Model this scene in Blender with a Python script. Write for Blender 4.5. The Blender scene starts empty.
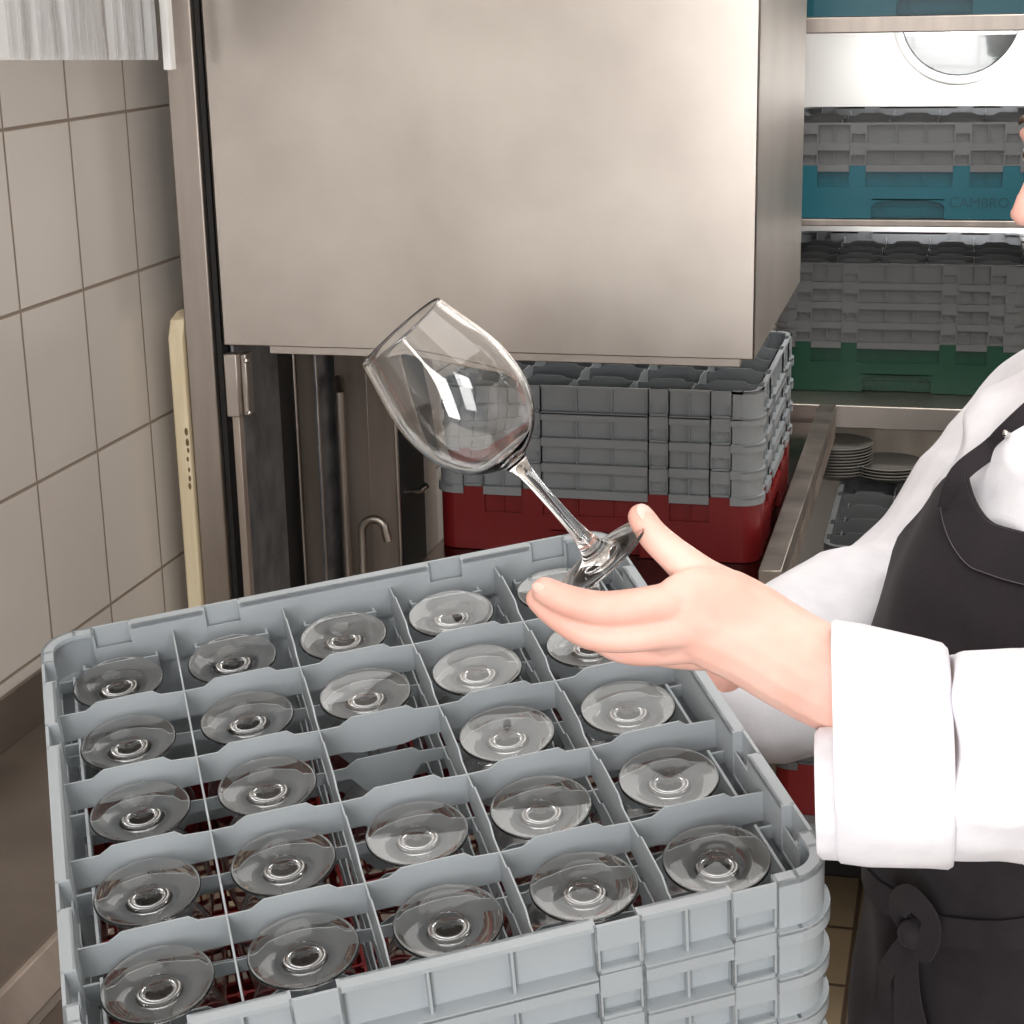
import bpy, bmesh, math, random
from mathutils import Vector, Matrix, noise
random.seed(7)
SC = bpy.context.scene
COL = SC.collection
PI = math.pi
# ------------------------------------------------------------------ camera
EYE = Vector((0, 0, 1.65))
F = 1784.0
CR = Vector((0.97022, 0.24151, -0.02028)).normalized()
CF = Vector((-0.23701, 0.93119, -0.27900)).normalized()
CU = CR.cross(CF).normalized()
CR = CF.cross(CU).normalized()

def ray(x, y):
    return CF + CR * ((x - 512) / F) - CU * ((y - 512) / F)
def P(x, y, d):                                   # point seen at x, y standing d metres ahead of the camera
    return EYE + ray(x, y) * d
def on(x, y, axis, val):                          # point on an axis-aligned plane
    r = ray(x, y)
    return EYE + r * ((val - EYE[axis]) / r[axis])

cam = bpy.data.cameras.new('camera')
cam.sensor_width = 36
cam.lens = F / 1024 * 36
cam.clip_start = .02
co = bpy.data.objects.new('camera', cam)
m = Matrix((CR, CU, -CF)).transposed().to_4x4()
m.translation = EYE
co.matrix_world = m
COL.objects.link(co)
SC.camera = co
SC.view_settings.view_transform = 'Standard'
SC.view_settings.look = 'None'
SC.view_settings.gamma = 1
SC.view_settings.use_curve_mapping = False
SC.view_settings.exposure = 0.0

# ------------------------------------------------------------------ materials
def srgb(r, g, b):
    f = lambda c: (c / 255) / 12.92 if c <= 10 else (((c / 255) + .055) / 1.055) ** 2.4
    return (f(r), f(g), f(b), 1)

class NT:
    def __init__(s, name):
        s.m = bpy.data.materials.new(name)
        s.m.use_nodes = True
        s.t = s.m.node_tree
        s.b = s.t.nodes['Principled BSDF']
    def n(s, typ, **kw):
        o = s.t.nodes.new(typ)
        for k, v in kw.items():
            if k.startswith('_'):
                setattr(o, k[1:], v)
            else:
                o.inputs[k.replace('__', ' ')].default_value = v
        return o
    def l(s, a, ao, b, bi):
        s.t.links.new(a.outputs[ao], b.inputs[bi])
    def set(s, **kw):
        for k, v in kw.items():
            s.b.inputs[k.replace('__', ' ')].default_value = v
        return s

def noisy(name, c1, c2, scale=8, rough=.5, bump=0, bscale=None, stretch=(1, 1, 1), metallic=0, rvar=0, **kw):
    t = NT(name)
    t.set(Roughness=rough, Metallic=metallic, **kw)
    tc = t.n('ShaderNodeTexCoord')
    mp = t.n('ShaderNodeMapping')
    mp.inputs['Scale'].default_value = stretch
    t.l(tc, 'Object', mp, 'Vector')
    no = t.n('ShaderNodeTexNoise', Scale=scale, Detail=5)
    t.l(mp, 'Vector', no, 'Vector')
    cr = t.n('ShaderNodeValToRGB')
    cr.color_ramp.elements[0].color = c1
    cr.color_ramp.elements[1].color = c2
    cr.color_ramp.elements[0].position = .32
    cr.color_ramp.elements[1].position = .68
    t.l(no, 'Fac', cr, 'Fac')
    t.l(cr, 'Color', t.b, 'Base Color')
    if rvar:
        mr = t.n('ShaderNodeMapRange')
        mr.inputs['To Min'].default_value = rough - rvar
        mr.inputs['To Max'].default_value = rough + rvar
        t.l(no, 'Fac', mr, 'Value')
        t.l(mr, 'Result', t.b, 'Roughness')
    if bump:
        n2 = t.n('ShaderNodeTexNoise', Scale=bscale or scale * 4, Detail=4)
        t.l(mp, 'Vector', n2, 'Vector')
        bp = t.n('ShaderNodeBump', Strength=bump, Distance=.002)
        t.l(n2, 'Fac', bp, 'Height')
        t.l(bp, 'Normal', t.b, 'Normal')
    return t.m

def plastic(name, c, rough=.42):
    a = tuple(v * .93 for v in c[:3]) + (1,)
    b = tuple(min(1, v * 1.05) for v in c[:3]) + (1,)
    return noisy(name, a, b, scale=6, rough=rough, bump=.12, bscale=90)

def tile_mat(name, axes, size, origin, c1, c2, grout, gw=.0035, rough=.22, bump=.6):
    """tiles laid in a grid: axes are the two object axes, size and origin in metres"""
    t = NT(name)
    t.set(Roughness=rough)
    tc = t.n('ShaderNodeTexCoord')
    sp = t.n('ShaderNodeSeparateXYZ')
    t.l(tc, 'Object', sp, 'Vector')
    edges, cells = [], []
    for k in range(2):
        sub = t.n('ShaderNodeMath', _operation='SUBTRACT'); sub.inputs[1].default_value = origin[k]
        t.l(sp, 'XYZ'[axes[k]], sub, 0)
        dv = t.n('ShaderNodeMath', _operation='DIVIDE'); dv.inputs[1].default_value = size[k]
        t.l(sub, 0, dv, 0)
        fr = t.n('ShaderNodeMath', _operation='FRACT'); t.l(dv, 0, fr, 0)
        fl = t.n('ShaderNodeMath', _operation='FLOOR'); t.l(dv, 0, fl, 0); cells.append(fl)
        pp = t.n('ShaderNodeMath', _operation='PINGPONG'); pp.inputs[1].default_value = .5
        t.l(fr, 0, pp, 0)
        ml = t.n('ShaderNodeMath', _operation='MULTIPLY'); ml.inputs[1].default_value = size[k]
        t.l(pp, 0, ml, 0); edges.append(ml)
    mn = t.n('ShaderNodeMath', _operation='MINIMUM')
    t.l(edges[0], 0, mn, 0); t.l(edges[1], 0, mn, 1)
    mr = t.n('ShaderNodeMapRange', _interpolation_type='SMOOTHSTEP')
    mr.inputs['From Min'].default_value = gw * .35
    mr.inputs['From Max'].default_value = gw * .75
    t.l(mn, 0, mr, 'Value')
    cb = t.n('ShaderNodeCombineXYZ'); t.l(cells[0], 0, cb, 'X'); t.l(cells[1], 0, cb, 'Y')
    wn = t.n('ShaderNodeTexWhiteNoise'); t.l(cb, 'Vector', wn, 'Vector')
    no = t.n('ShaderNodeTexNoise', Scale=5, Detail=3); t.l(tc, 'Object', no, 'Vector')
    mx = t.n('ShaderNodeMix', _data_type='RGBA')
    mx.inputs[6].default_value = c1; mx.inputs[7].default_value = c2
    ad = t.n('ShaderNodeMath', _operation='MULTIPLY_ADD'); ad.inputs[1].default_value = .4
    t.l(wn, 'Value', ad, 0); t.l(no, 'Fac', ad, 2); ad.use_clamp = True
    t.l(ad, 0, mx, 0)
    m2 = t.n('ShaderNodeMix', _data_type='RGBA')
    m2.inputs[6].default_value = grout
    t.l(mr, 'Result', m2, 0); t.l(mx, 2, m2, 7)
    t.l(m2, 2, t.b, 'Base Color')
    rr = t.n('ShaderNodeMapRange'); rr.inputs['To Min'].default_value = .8; rr.inputs['To Max'].default_value = rough
    t.l(mr, 'Result', rr, 'Value'); t.l(rr, 'Result', t.b, 'Roughness')
    bp = t.n('ShaderNodeBump', Strength=bump, Distance=.002)
    t.l(mr, 'Result', bp, 'Height'); t.l(bp, 'Normal', t.b, 'Normal')
    return t.m

M = {}
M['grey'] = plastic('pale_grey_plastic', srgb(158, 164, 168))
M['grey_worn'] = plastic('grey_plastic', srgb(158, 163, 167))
M['grey_shaded'] = plastic('shaded_grey_plastic', srgb(112, 114, 116))  # rack grey darkened for the dimmer back racks, shade put into the colour
M['red'] = plastic('dark_red_plastic', srgb(136, 34, 36), .32)
M['teal'] = plastic('teal_plastic', srgb(4, 96, 112), .4)
M['teal_dark'] = plastic('dark_teal_plastic', srgb(4, 76, 90), .4)
M['green'] = plastic('dark_green_plastic', srgb(14, 70, 50), .4)
M['steel'] = noisy('brushed_steel', srgb(172, 163, 155), srgb(190, 182, 174), scale=5, rough=.37, metallic=1, bump=.04, bscale=60, stretch=(1, 1, 1), rvar=.04)
M['steel_v'] = noisy('vertical_brushed_steel', srgb(150, 141, 134), srgb(182, 172, 164), scale=6, rough=.42, metallic=1, bump=.06, bscale=80, stretch=(3, 3, .25), rvar=.05)
M['steel_dark'] = noisy('dull_steel', srgb(148, 134, 124), srgb(184, 171, 160), scale=6, rough=.42, metallic=.65, bump=.1, bscale=60, stretch=(2, 2, .4), rvar=.08)
M['steel_wet'] = noisy('scratched_wet_steel', srgb(120, 122, 128), srgb(176, 178, 182), scale=22, rough=.34, metallic=.7, bump=.3, bscale=140, rvar=.1)
M['counter'] = noisy('stained_steel_worktop', srgb(116, 106, 98), srgb(136, 126, 117), scale=7, rough=.5, metallic=.85, bump=.1, bscale=120, rvar=.08)
M['panel'] = noisy('pale_steel_panel', srgb(204, 194, 180), srgb(222, 213, 200), scale=9, rough=.5, metallic=.35, stretch=(3, 3, .3), bump=.05)
M['wet_top'] = noisy('wet_dark_steel_top', srgb(92, 72, 68), srgb(116, 96, 90), scale=14, rough=.2, metallic=1, bump=.15, bscale=40, rvar=.08)
M['chrome'] = noisy('polished_steel', srgb(205, 202, 198), srgb(225, 222, 218), scale=3, rough=.16, metallic=1)
M['black'] = noisy('black_gap', srgb(14, 12, 12), srgb(24, 21, 20), scale=6, rough=.6)
M['white_wall'] = noisy('white_painted_wall', srgb(240, 238, 234), srgb(248, 246, 243), scale=2, rough=.6)
M['ceiling'] = noisy('ceiling_paint', srgb(226, 224, 220), srgb(236, 234, 230), scale=2, rough=.8)
M['white_trim'] = noisy('white_enamel', srgb(238, 238, 236), srgb(246, 246, 244), scale=2, rough=.35)
M['strip_tile'] = noisy('pale_tile_strip', srgb(186, 178, 166), srgb(200, 192, 180), scale=5, rough=.4)
M['tiles'] = tile_mat('wall_tiles', (1, 2), (.15, .1971), (1.769, 1.323), srgb(186, 178, 171), srgb(198, 191, 184), srgb(132, 118, 104), gw=.0034)
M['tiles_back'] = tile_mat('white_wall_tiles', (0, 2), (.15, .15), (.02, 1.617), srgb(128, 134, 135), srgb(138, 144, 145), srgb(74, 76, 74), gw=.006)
M['floor'] = tile_mat('floor_tiles', (0, 1), (.2, .2), (-.127, 3.17), srgb(128, 110, 86), srgb(146, 128, 102), srgb(70, 54, 38), gw=.008, rough=.45)
M['wood'] = noisy('pale_wood', srgb(196, 180, 148), srgb(216, 202, 172), scale=9, rough=.65, stretch=(6, 6, .6), bump=.2)
M['stain'] = noisy('mould_stain', srgb(84, 68, 44), srgb(120, 100, 66), scale=60, rough=.9)
M['cloth_white'] = noisy('white_cotton', srgb(226, 224, 230), srgb(234, 233, 238), scale=40, rough=.85, bump=.15, bscale=500)
M['apron'] = noisy('black_apron_cloth', srgb(27, 21, 26), srgb(37, 30, 36), scale=30, rough=.9, bump=.25, bscale=700)
M['apron'].node_tree.nodes['Principled BSDF'].inputs['Sheen Weight'].default_value = .05
M['stitch'] = noisy('apron_stitching', srgb(92, 84, 90), srgb(104, 96, 100), scale=30, rough=.9)
M['plate'] = noisy('grey_glazed_china', srgb(112, 109, 104), srgb(126, 123, 118), scale=4, rough=.2)
M['hair'] = noisy('brown_hair', srgb(64, 44, 30), srgb(92, 66, 46), scale=30, rough=.5, stretch=(1, 1, .1))
M['trouser'] = noisy('dark_trousers', srgb(34, 32, 38), srgb(46, 44, 50), scale=30, rough=.9)
M['nail'] = noisy('fingernail', srgb(232, 180, 166), srgb(238, 192, 180), scale=30, rough=.3)
M['eye'] = noisy('eye_white', srgb(236, 232, 228), srgb(240, 238, 234), scale=3, rough=.2)
M['iris'] = noisy('brown_iris', srgb(60, 40, 26), srgb(84, 58, 38), scale=90, rough=.2)
M['lip'] = noisy('lips', srgb(190, 100, 92), srgb(200, 112, 102), scale=30, rough=.4)
t = NT('skin')
t.set(Roughness=.5)
t.b.inputs['Subsurface Weight'].default_value = .22
t.b.inputs['Subsurface Radius'].default_value = (.009, .003, .0016)
t.b.inputs['Subsurface Scale'].default_value = 1.0
tc = t.n('ShaderNodeTexCoord')
no = t.n('ShaderNodeTexNoise', Scale=16, Detail=3)
t.l(tc, 'Object', no, 'Vector')
cr = t.n('ShaderNodeValToRGB')
cr.color_ramp.elements[0].color = srgb(226, 168, 152)
cr.color_ramp.elements[1].color = srgb(238, 196, 182)
cr.color_ramp.elements[0].position = .35
cr.color_ramp.elements[1].position = .65
t.l(no, 'Fac', cr, 'Fac')
t.l(cr, 'Color', t.b, 'Base Color')
n2 = t.n('ShaderNodeTexNoise', Scale=260, Detail=4)
t.l(tc, 'Object', n2, 'Vector')
bp = t.n('ShaderNodeBump', Strength=.12, Distance=.001)
t.l(n2, 'Fac', bp, 'Height')
t.l(bp, 'Normal', t.b, 'Normal')
M['skin'] = t.m
t = NT('clear_glass')
t.set(Roughness=0.0, IOR=1.5, Base__Color=(1, 1, 1, 1))
t.b.inputs['Transmission Weight'].default_value = 1
M['glass'] = t.m
t = NT('clear_plastic_film')
t.set(Roughness=.18, IOR=1.3, Base__Color=(.93, .93, .93, 1))
t.b.inputs['Transmission Weight'].default_value = .7
M['film'] = t.m
t = NT('window_glass')
t.set(Roughness=.03, IOR=1.45, Base__Color=(.97, .99, .99, 1))
t.b.inputs['Transmission Weight'].default_value = 1
M['pane'] = t.m

# ------------------------------------------------------------------ mesh helpers
class MB:
    def __init__(s):
        s.v, s.f = [], []
    def add(s, vs, fs):
        b = len(s.v)
        s.v.extend([Vector(v) for v in vs])
        s.f.extend([tuple(i + b for i in f) for f in fs])
        return s
    def box(s, x0, x1, y0, y1, z0, z1, T=None):
        vs = [Vector((x, y, z)) for z in (z0, z1) for x, y in ((x0, y0), (x1, y0), (x1, y1), (x0, y1))]
        if T is not None:
            vs = [T @ v for v in vs]
        return s.add(vs, [(3, 2, 1, 0), (4, 5, 6, 7), (0, 1, 5, 4), (1, 2, 6, 5), (2, 3, 7, 6), (3, 0, 4, 7)])
    def prism(s, poly, fn, a, b):
        """poly = 2D outline (ccw), fn(u, v, w) -> 3D, extruded from w=a to w=b"""
        n = len(poly)
        vs = [fn(u, v, a) for u, v in poly] + [fn(u, v, b) for u, v in poly]
        fs = [tuple(range(n - 1, -1, -1)), tuple(range(n, 2 * n))]
        fs += [(i, (i + 1) % n, n + (i + 1) % n, n + i) for i in range(n)]
        return s.add(vs, fs)
    def lathe(s, prof, seg=40, T=None, close=False):
        base = len(s.v)
        rings = []
        for r, z in prof:
            if r < 1e-6:
                v = Vector((0, 0, z)); s.v.append(T @ v if T is not None else v); rings.append([len(s.v) - 1])
            else:
                k0 = len(s.v)
                for k in range(seg):
                    a = 2 * PI * k / seg
                    v = Vector((r * math.cos(a), r * math.sin(a), z)); s.v.append(T @ v if T is not None else v)
                rings.append(list(range(k0, k0 + seg)))
        if close: rings.append(rings[0])
        for A, B in zip(rings, rings[1:]):
            for k in range(seg):
                k2 = (k + 1) % seg
                if len(A) == 1 and len(B) == 1: continue
                if len(A) == 1: s.f.append((A[0], B[k2], B[k]))
                elif len(B) == 1: s.f.append((A[k], A[k2], B[0]))
                else: s.f.append((A[k], A[k2], B[k2], B[k]))
        return s
    def loft(s, rings, caps=True, wrap=True):
        b = len(s.v)
        n = len(rings[0])
        for r in rings: s.v.extend([Vector(p) for p in r])
        for i in range(len(rings) - 1):
            for k in range(n if wrap else n - 1):
                k2 = (k + 1) % n
                s.f.append((b + i * n + k, b + i * n + k2, b + (i + 1) * n + k2, b + (i + 1) * n + k))
        if caps:
            s.f.append(tuple(b + k for k in range(n - 1, -1, -1)))
            s.f.append(tuple(b + (len(rings) - 1) * n + k for k in range(n)))
        return s
    def tube(s, pts, rad, seg=12, up=Vector((0, 0, 1)), caps=True, dome=False):
        """rad: list of r or (r_up, r_side)"""
        pts = [Vector(p) for p in pts]
        if not isinstance(rad, (list, tuple)): rad = [rad] * len(pts)
        rad = [(r, r) if not isinstance(r, tuple) else r for r in rad]
        tang = []
        for i in range(len(pts)):
            a = pts[max(0, i - 1)]; b = pts[min(len(pts) - 1, i + 1)]
            tang.append((b - a).normalized())
        if dome:
            P2, R2, T2 = [], [], []
            for q in (80, 55, 28):
                c, sn = math.cos(math.radians(q)), math.sin(math.radians(q))
                P2.append(pts[0] - tang[0] * (max(rad[0]) * sn)); R2.append((rad[0][0] * c, rad[0][1] * c)); T2.append(tang[0])
            P2 += pts; R2 += rad; T2 += tang
            for q in (28, 55, 80):
                c, sn = math.cos(math.radians(q)), math.sin(math.radians(q))
                P2.append(pts[-1] + tang[-1] * (max(rad[-1]) * sn)); R2.append((rad[-1][0] * c, rad[-1][1] * c)); T2.append(tang[-1])
            pts, rad, tang = P2, R2, T2
        rings = []
        u = None
        for p, r, t_ in zip(pts, rad, tang):
            u = (up - t_ * up.dot(t_)) if u is None else (u - t_ * u.dot(t_))
            if u.length < 1e-4: u = t_.orthogonal()
            u.normalize()
            w = t_.cross(u)
            rings.append([p + u * (r[0] * math.cos(2 * PI * k / seg)) + w * (r[1] * math.sin(2 * PI * k / seg)) for k in range(seg)])
        return s.loft(rings, caps)
    def ball(s, c, r, T=None, seg=20):
        r = r if isinstance(r, tuple) else (r, r, r)
        n = seg // 2
        prof = [(math.sin(PI * i / n), -math.cos(PI * i / n)) for i in range(n + 1)]
        prof[0] = (0, -1); prof[-1] = (0, 1)
        X = Matrix.Translation(Vector(c)) @ (T.to_4x4() if T is not None else Matrix.Identity(4)) @ Matrix.Diagonal((*r, 1))
        return s.lathe(prof, seg, X)
    def mesh(s, name, mat, smooth=35):
        me = bpy.data.meshes.new(name)
        me.from_pydata([tuple(v) for v in s.v], [], s.f)
        me.validate(); me.update()
        bm = bmesh.new(); bm.from_mesh(me)
        bmesh.ops.recalc_face_normals(bm, faces=bm.faces)
        bm.to_mesh(me); bm.free()
        me.materials.append(mat)
        if smooth:
            me.polygons.foreach_set('use_smooth', [True] * len(me.polygons))
            if smooth < 180: me.set_sharp_from_angle(angle=math.radians(smooth))
        return me
    def build(s, name, mat, parent=None, smooth=35, bevel=0):
        o = bpy.data.objects.new(name, s.mesh(name, mat, smooth))
        COL.objects.link(o)
        if parent: o.parent = parent
        if bevel:
            b = o.modifiers.new('bevel', 'BEVEL'); b.width = bevel; b.segments = 2; b.limit_method = 'ANGLE'; b.angle_limit = math.radians(50)
        return o

def tag(o, label=None, cat=None, group=None, kind=None):
    if label: o['label'] = label
    if cat: o['category'] = cat
    if group: o['group'] = group
    if kind: o['kind'] = kind
    return o
def empty(name, loc=(0, 0, 0), rot=None, label=None, cat=None, group=None):
    o = bpy.data.objects.new(name, None)
    COL.objects.link(o)
    o.empty_display_size = .05
    o.matrix_world = Matrix.Translation(Vector(loc)) @ (rot.to_4x4() if rot is not None else Matrix.Identity(4))
    return tag(o, label, cat, group)
def inst(name, mesh, parent=None, mat=None):
    o = bpy.data.objects.new(name, mesh)
    COL.objects.link(o)
    if parent: o.parent = parent
    if mat: o.matrix_local = mat
    return o
def kids(o): return [c for c in bpy.data.objects if c.parent == o]
def copy_tree(o, parent=None):
    c = o.copy(); COL.objects.link(c); c.parent = parent
    for ch in kids(o): copy_tree(ch, c)
    return c
def struct(mb, name, mat, **kw):
    return tag(mb.build(name, mat, **kw), kind='structure')

# ------------------------------------------------------------------ the room
WX = -1.007
struct(MB().box(WX - .1, WX, -1.2, 4.0, 0, 2.5), 'wall_left', M['tiles'])
struct(MB().box(WX - .1, 2.3, -1.2, 4.0, -.1, 0), 'floor', M['floor'])
struct(MB().box(WX - .1, 2.3, -1.2, 4.0, 2.5, 2.6), 'ceiling', M['ceiling'])
struct(MB().box(2.2, 2.3, -1.2, 4.0, 0, 2.5), 'wall_right', M['white_wall'])
# back wall with a round opening
BY = 4.02
pc = on(961, 16, 1, BY); PR = .127
mb = MB()
N = 48
ring = [(pc.x + PR * math.cos(2 * PI * k / N), pc.z + PR * math.sin(2 * PI * k / N)) for k in range(N)]
def sq(k):
    a = 2 * PI * k / N; c, s_ = math.cos(a), math.sin(a); q = .2 / max(abs(c), abs(s_))
    return (pc.x + c * q, pc.z + s_ * q)
sqr = [sq(k) for k in range(N)]
for (ya) in (BY,):
    vs = [(x, ya, z) for x, z in ring] + [(x, ya, z) for x, z in sqr] + [(x, ya + .12, z) for x, z in ring]
    fs = []
    for k in range(N):
        k2 = (k + 1) % N
        fs.append((k, k2, N + k2, N + k)); fs.append((k, k2, 2 * N + k2, 2 * N + k))
    mb.add(vs, fs)
x0, x1, z0, z1 = pc.x - .2, pc.x + .2, pc.z - .2, pc.z + .2
mb.box(WX, x0, BY, BY + .12, 0, 2.5).box(x1, 2.2, BY, BY + .12, 0, 2.5).box(x0, x1, BY, BY + .12, 0, z0).box(x0, x1, BY, BY + .12, z1, 2.5)
struct(mb, 'wall_back', M['white_wall'])
TY = Matrix.Translation((pc.x, BY, pc.z)) @ Matrix.Rotation(PI / 2, 4, 'X')
w = struct(MB().lathe([(PR - .004, -.02), (PR - .004, .008), (PR + .004, .014), (PR + .012, .008), (PR + .012, -.02)], 48, TY, close=True), 'window_1', M['white_trim'])
pn = MB().lathe([(0, -.03), (PR, -.03), (PR, -.036), (0, -.036)], 48, TY).build('pane', M['pane'], w)
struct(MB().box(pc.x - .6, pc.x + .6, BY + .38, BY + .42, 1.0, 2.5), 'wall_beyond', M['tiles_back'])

# ------------------------------------------------------------------ left worktop
CZ = .855
e = empty('worktop', (0, 0, 0), None, 'narrow stained steel worktop running along the tiled wall', 'worktop')
mb = MB().box(WX + .001, -.755, -.6, 1.76, CZ - .03, CZ)
mb.build('top', M['counter'], e, bevel=.002)
MB().box(WX + .001, WX + .006, -.6, 1.76, CZ, .915).build('upstand', M['counter'], e, bevel=.001)
mb = MB().prism([(-.755, CZ - .0), (-.755, CZ - .028), (-.734, CZ - .034), (-.731, CZ - .031), (-.748, CZ - .0)], lambda u, v, w_: (u, w_, v), -.6, 1.76)
mb.build('edge', M['steel_dark'], e, bevel=.0015)
for yy in (-.4, 1.7):
    MB().tube([(-.8, yy, 0), (-.8, yy, CZ - .03)], .016).build('leg', M['steel_dark'], e)

# ------------------------------------------------------------------ dish rack pieces
H = .0385
SIDE = [Matrix.Rotation(PI / 2 * k, 4, 'Z') for k in range(4)]
RC = .028
def sbox(mb, k, u0, u1, n0, n1, z0, z1):
    mb.box(u0, u1, -n1, -n0, z0, z1, SIDE[k])
def corner(mb, k, n0, n1, z0, z1, h=.2385, n0t=None, n1t=None, seg=8):
    c = h - RC
    T = SIDE[k]
    rings = []
    for i in range(seg + 1):
        a = -PI / 2 + PI / 2 * i / seg
        d = Vector((math.cos(a), math.sin(a), 0))
        r = [Vector((c, -c, 0)) + d * (n - c) + Vector((0, 0, z)) for n, z in ((n0, z0), (n1, z0), (n1, z1), (n0, z1))]
        rings.append([T @ p for p in r])
    mb.loft(rings)
BL = [(.078, .109), (.1665, .1985)]
BLOCKS = [(-b, -a) for a, b in BL] + BL
OPEN = [(-.1665, -.109), (-.078, .078), (.109, .1665)]
def extender_mesh(mat, teeth):
    mb = MB()
    for k in range(4):
        for u0, u1 in OPEN:
            sbox(mb, k, u0, u1, .2290, .2312, 0, H)
            sbox(mb, k, u0, u1, .2290, .2385, H - .0035, H)
            sbox(mb, k, u0, u1, .2312, .2425, -.002, .0015)
            sbox(mb, k, u0, u1, .2400, .2425, -.011, .0)
        for uc in (-.1375, -.026, .026, .1375):
            sbox(mb, k, uc - .0009, uc + .0009, .2312, .2385, 0, H - .0035)
        for u0, u1 in BLOCKS:
            sbox(mb, k, u0, u1, .2362, .2385, .019, H)
            sbox(mb, k, u0, u0 + .003, .2362, .2385, -.001, .019)
            sbox(mb, k, u1 - .003, u1, .2362, .2385, -.001, .019)
            sbox(mb, k, u0, u1, .2362, .2385, -.001, .003)
            sbox(mb, k, u0, u1, .2300, .2312, 0, .022)
            sbox(mb, k, u0, u0 + .0018, .229, .2385, 0, H)
            sbox(mb, k, u1 - .0018, u1, .229, .2385, 0, H)
            sbox(mb, k, u0, u1, .2290, .2362, .0, .002)
            if teeth:
                uc = (u0 + u1) / 2
                for q in (-.007, .007):
                    mb.prism([(uc + q - .0035, .0192), (uc + q + .001, .0135), (uc + q + .003, .0192)], lambda u, v, w_: SIDE[k] @ Vector((u, -w_, v)), .2325, .2365)
        corner(mb, k, .2362, .2385, 0, H)
        for u0, u1 in ((-.213, -.197), (.197, .213)):
            sbox(mb, k, u0, u1, .2362, .2385, 0, H)
            sbox(mb, k, u0, u1, .2290, .2385, H - .0035, H)
            sbox(mb, k, u0, u1, .2312, .2425, -.002, .0015)
            sbox(mb, k, u0, u1, .2400, .2425, -.011, 0)
        corner(mb, k, .2290, .2385, H - .0035, H)
        corner(mb, k, .2312, .2425, -.002, .0015)
        corner(mb, k, .2400, .2425, -.011, 0)
        # inner guide plates, one per cell
        for c in (range(0) if teeth else range(-2, 3)):
            sbox(mb, k, c * .09 - .03, c * .09 + .03, .2165, .2185, 0, .013)
            sbox(mb, k, c * .09 - .03, c * .09 - .028, .2185, .229, 0, .010)
            sbox(mb, k, c * .09 + .028, c * .09 + .03, .2185, .229, 0, .010)
    return mb.mesh('extender', mat, 30)
def divider_mesh(mat, low=False):
    mb = MB()
    t0 = H - .0117
    for ax in range(2):
        for i in (-1.5, -.5, .5, 1.5):
            yv = i * .09
            top, bot = [], []
            for c in range(-2, 3):
                a = c * .09 - .045 if c > -2 else -.2292
                b = c * .09 + .045 if c < 2 else .2292
                L = .09; m0 = c * .09 - .045
                top += [(a, t0), (m0 + .17 * L, t0), (m0 + .27 * L, t0 + .0058), (m0 + .74 * L, t0 + .0058), (m0 + .80 * L, t0 + .0012)]
                zs, zm = (.017, .002) if low else (.003, 0)
                bot += [(a, zs), (m0 + .20 * L, zs), (m0 + .32 * L, zm), (m0 + .68 * L, zm), (m0 + .80 * L, zs)]
            top.append((.2292, t0)); bot.append((.2292, zs))
            poly = bot + top[::-1]
            # split into quads by strips so that the outline stays exact
            xs = sorted(set([round(p[0], 6) for p in top + bot]))
            def hgt(lst, x):
                for p, q in zip(lst, lst[1:]):
                    if p[0] - 1e-9 <= x <= q[0] + 1e-9 and q[0] > p[0]:
                        return p[1] + (q[1] - p[1]) * (x - p[0]) / (q[0] - p[0])
                return lst[-1][1]
            rings = []
            for x in xs:
                zb, zt = hgt(bot, x), hgt(top, x)
                r = [(x, yv - .0009, zb), (x, yv + .0009, zb), (x, yv + .0006, zt), (x, yv - .0006, zt)]
                if ax: r = [(-p[1], p[0], p[2]) for p in r]
                rings.append(r)
            mb.loft(rings)
    return mb.mesh('divider_grid', mat, 30)
HB = .097
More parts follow.
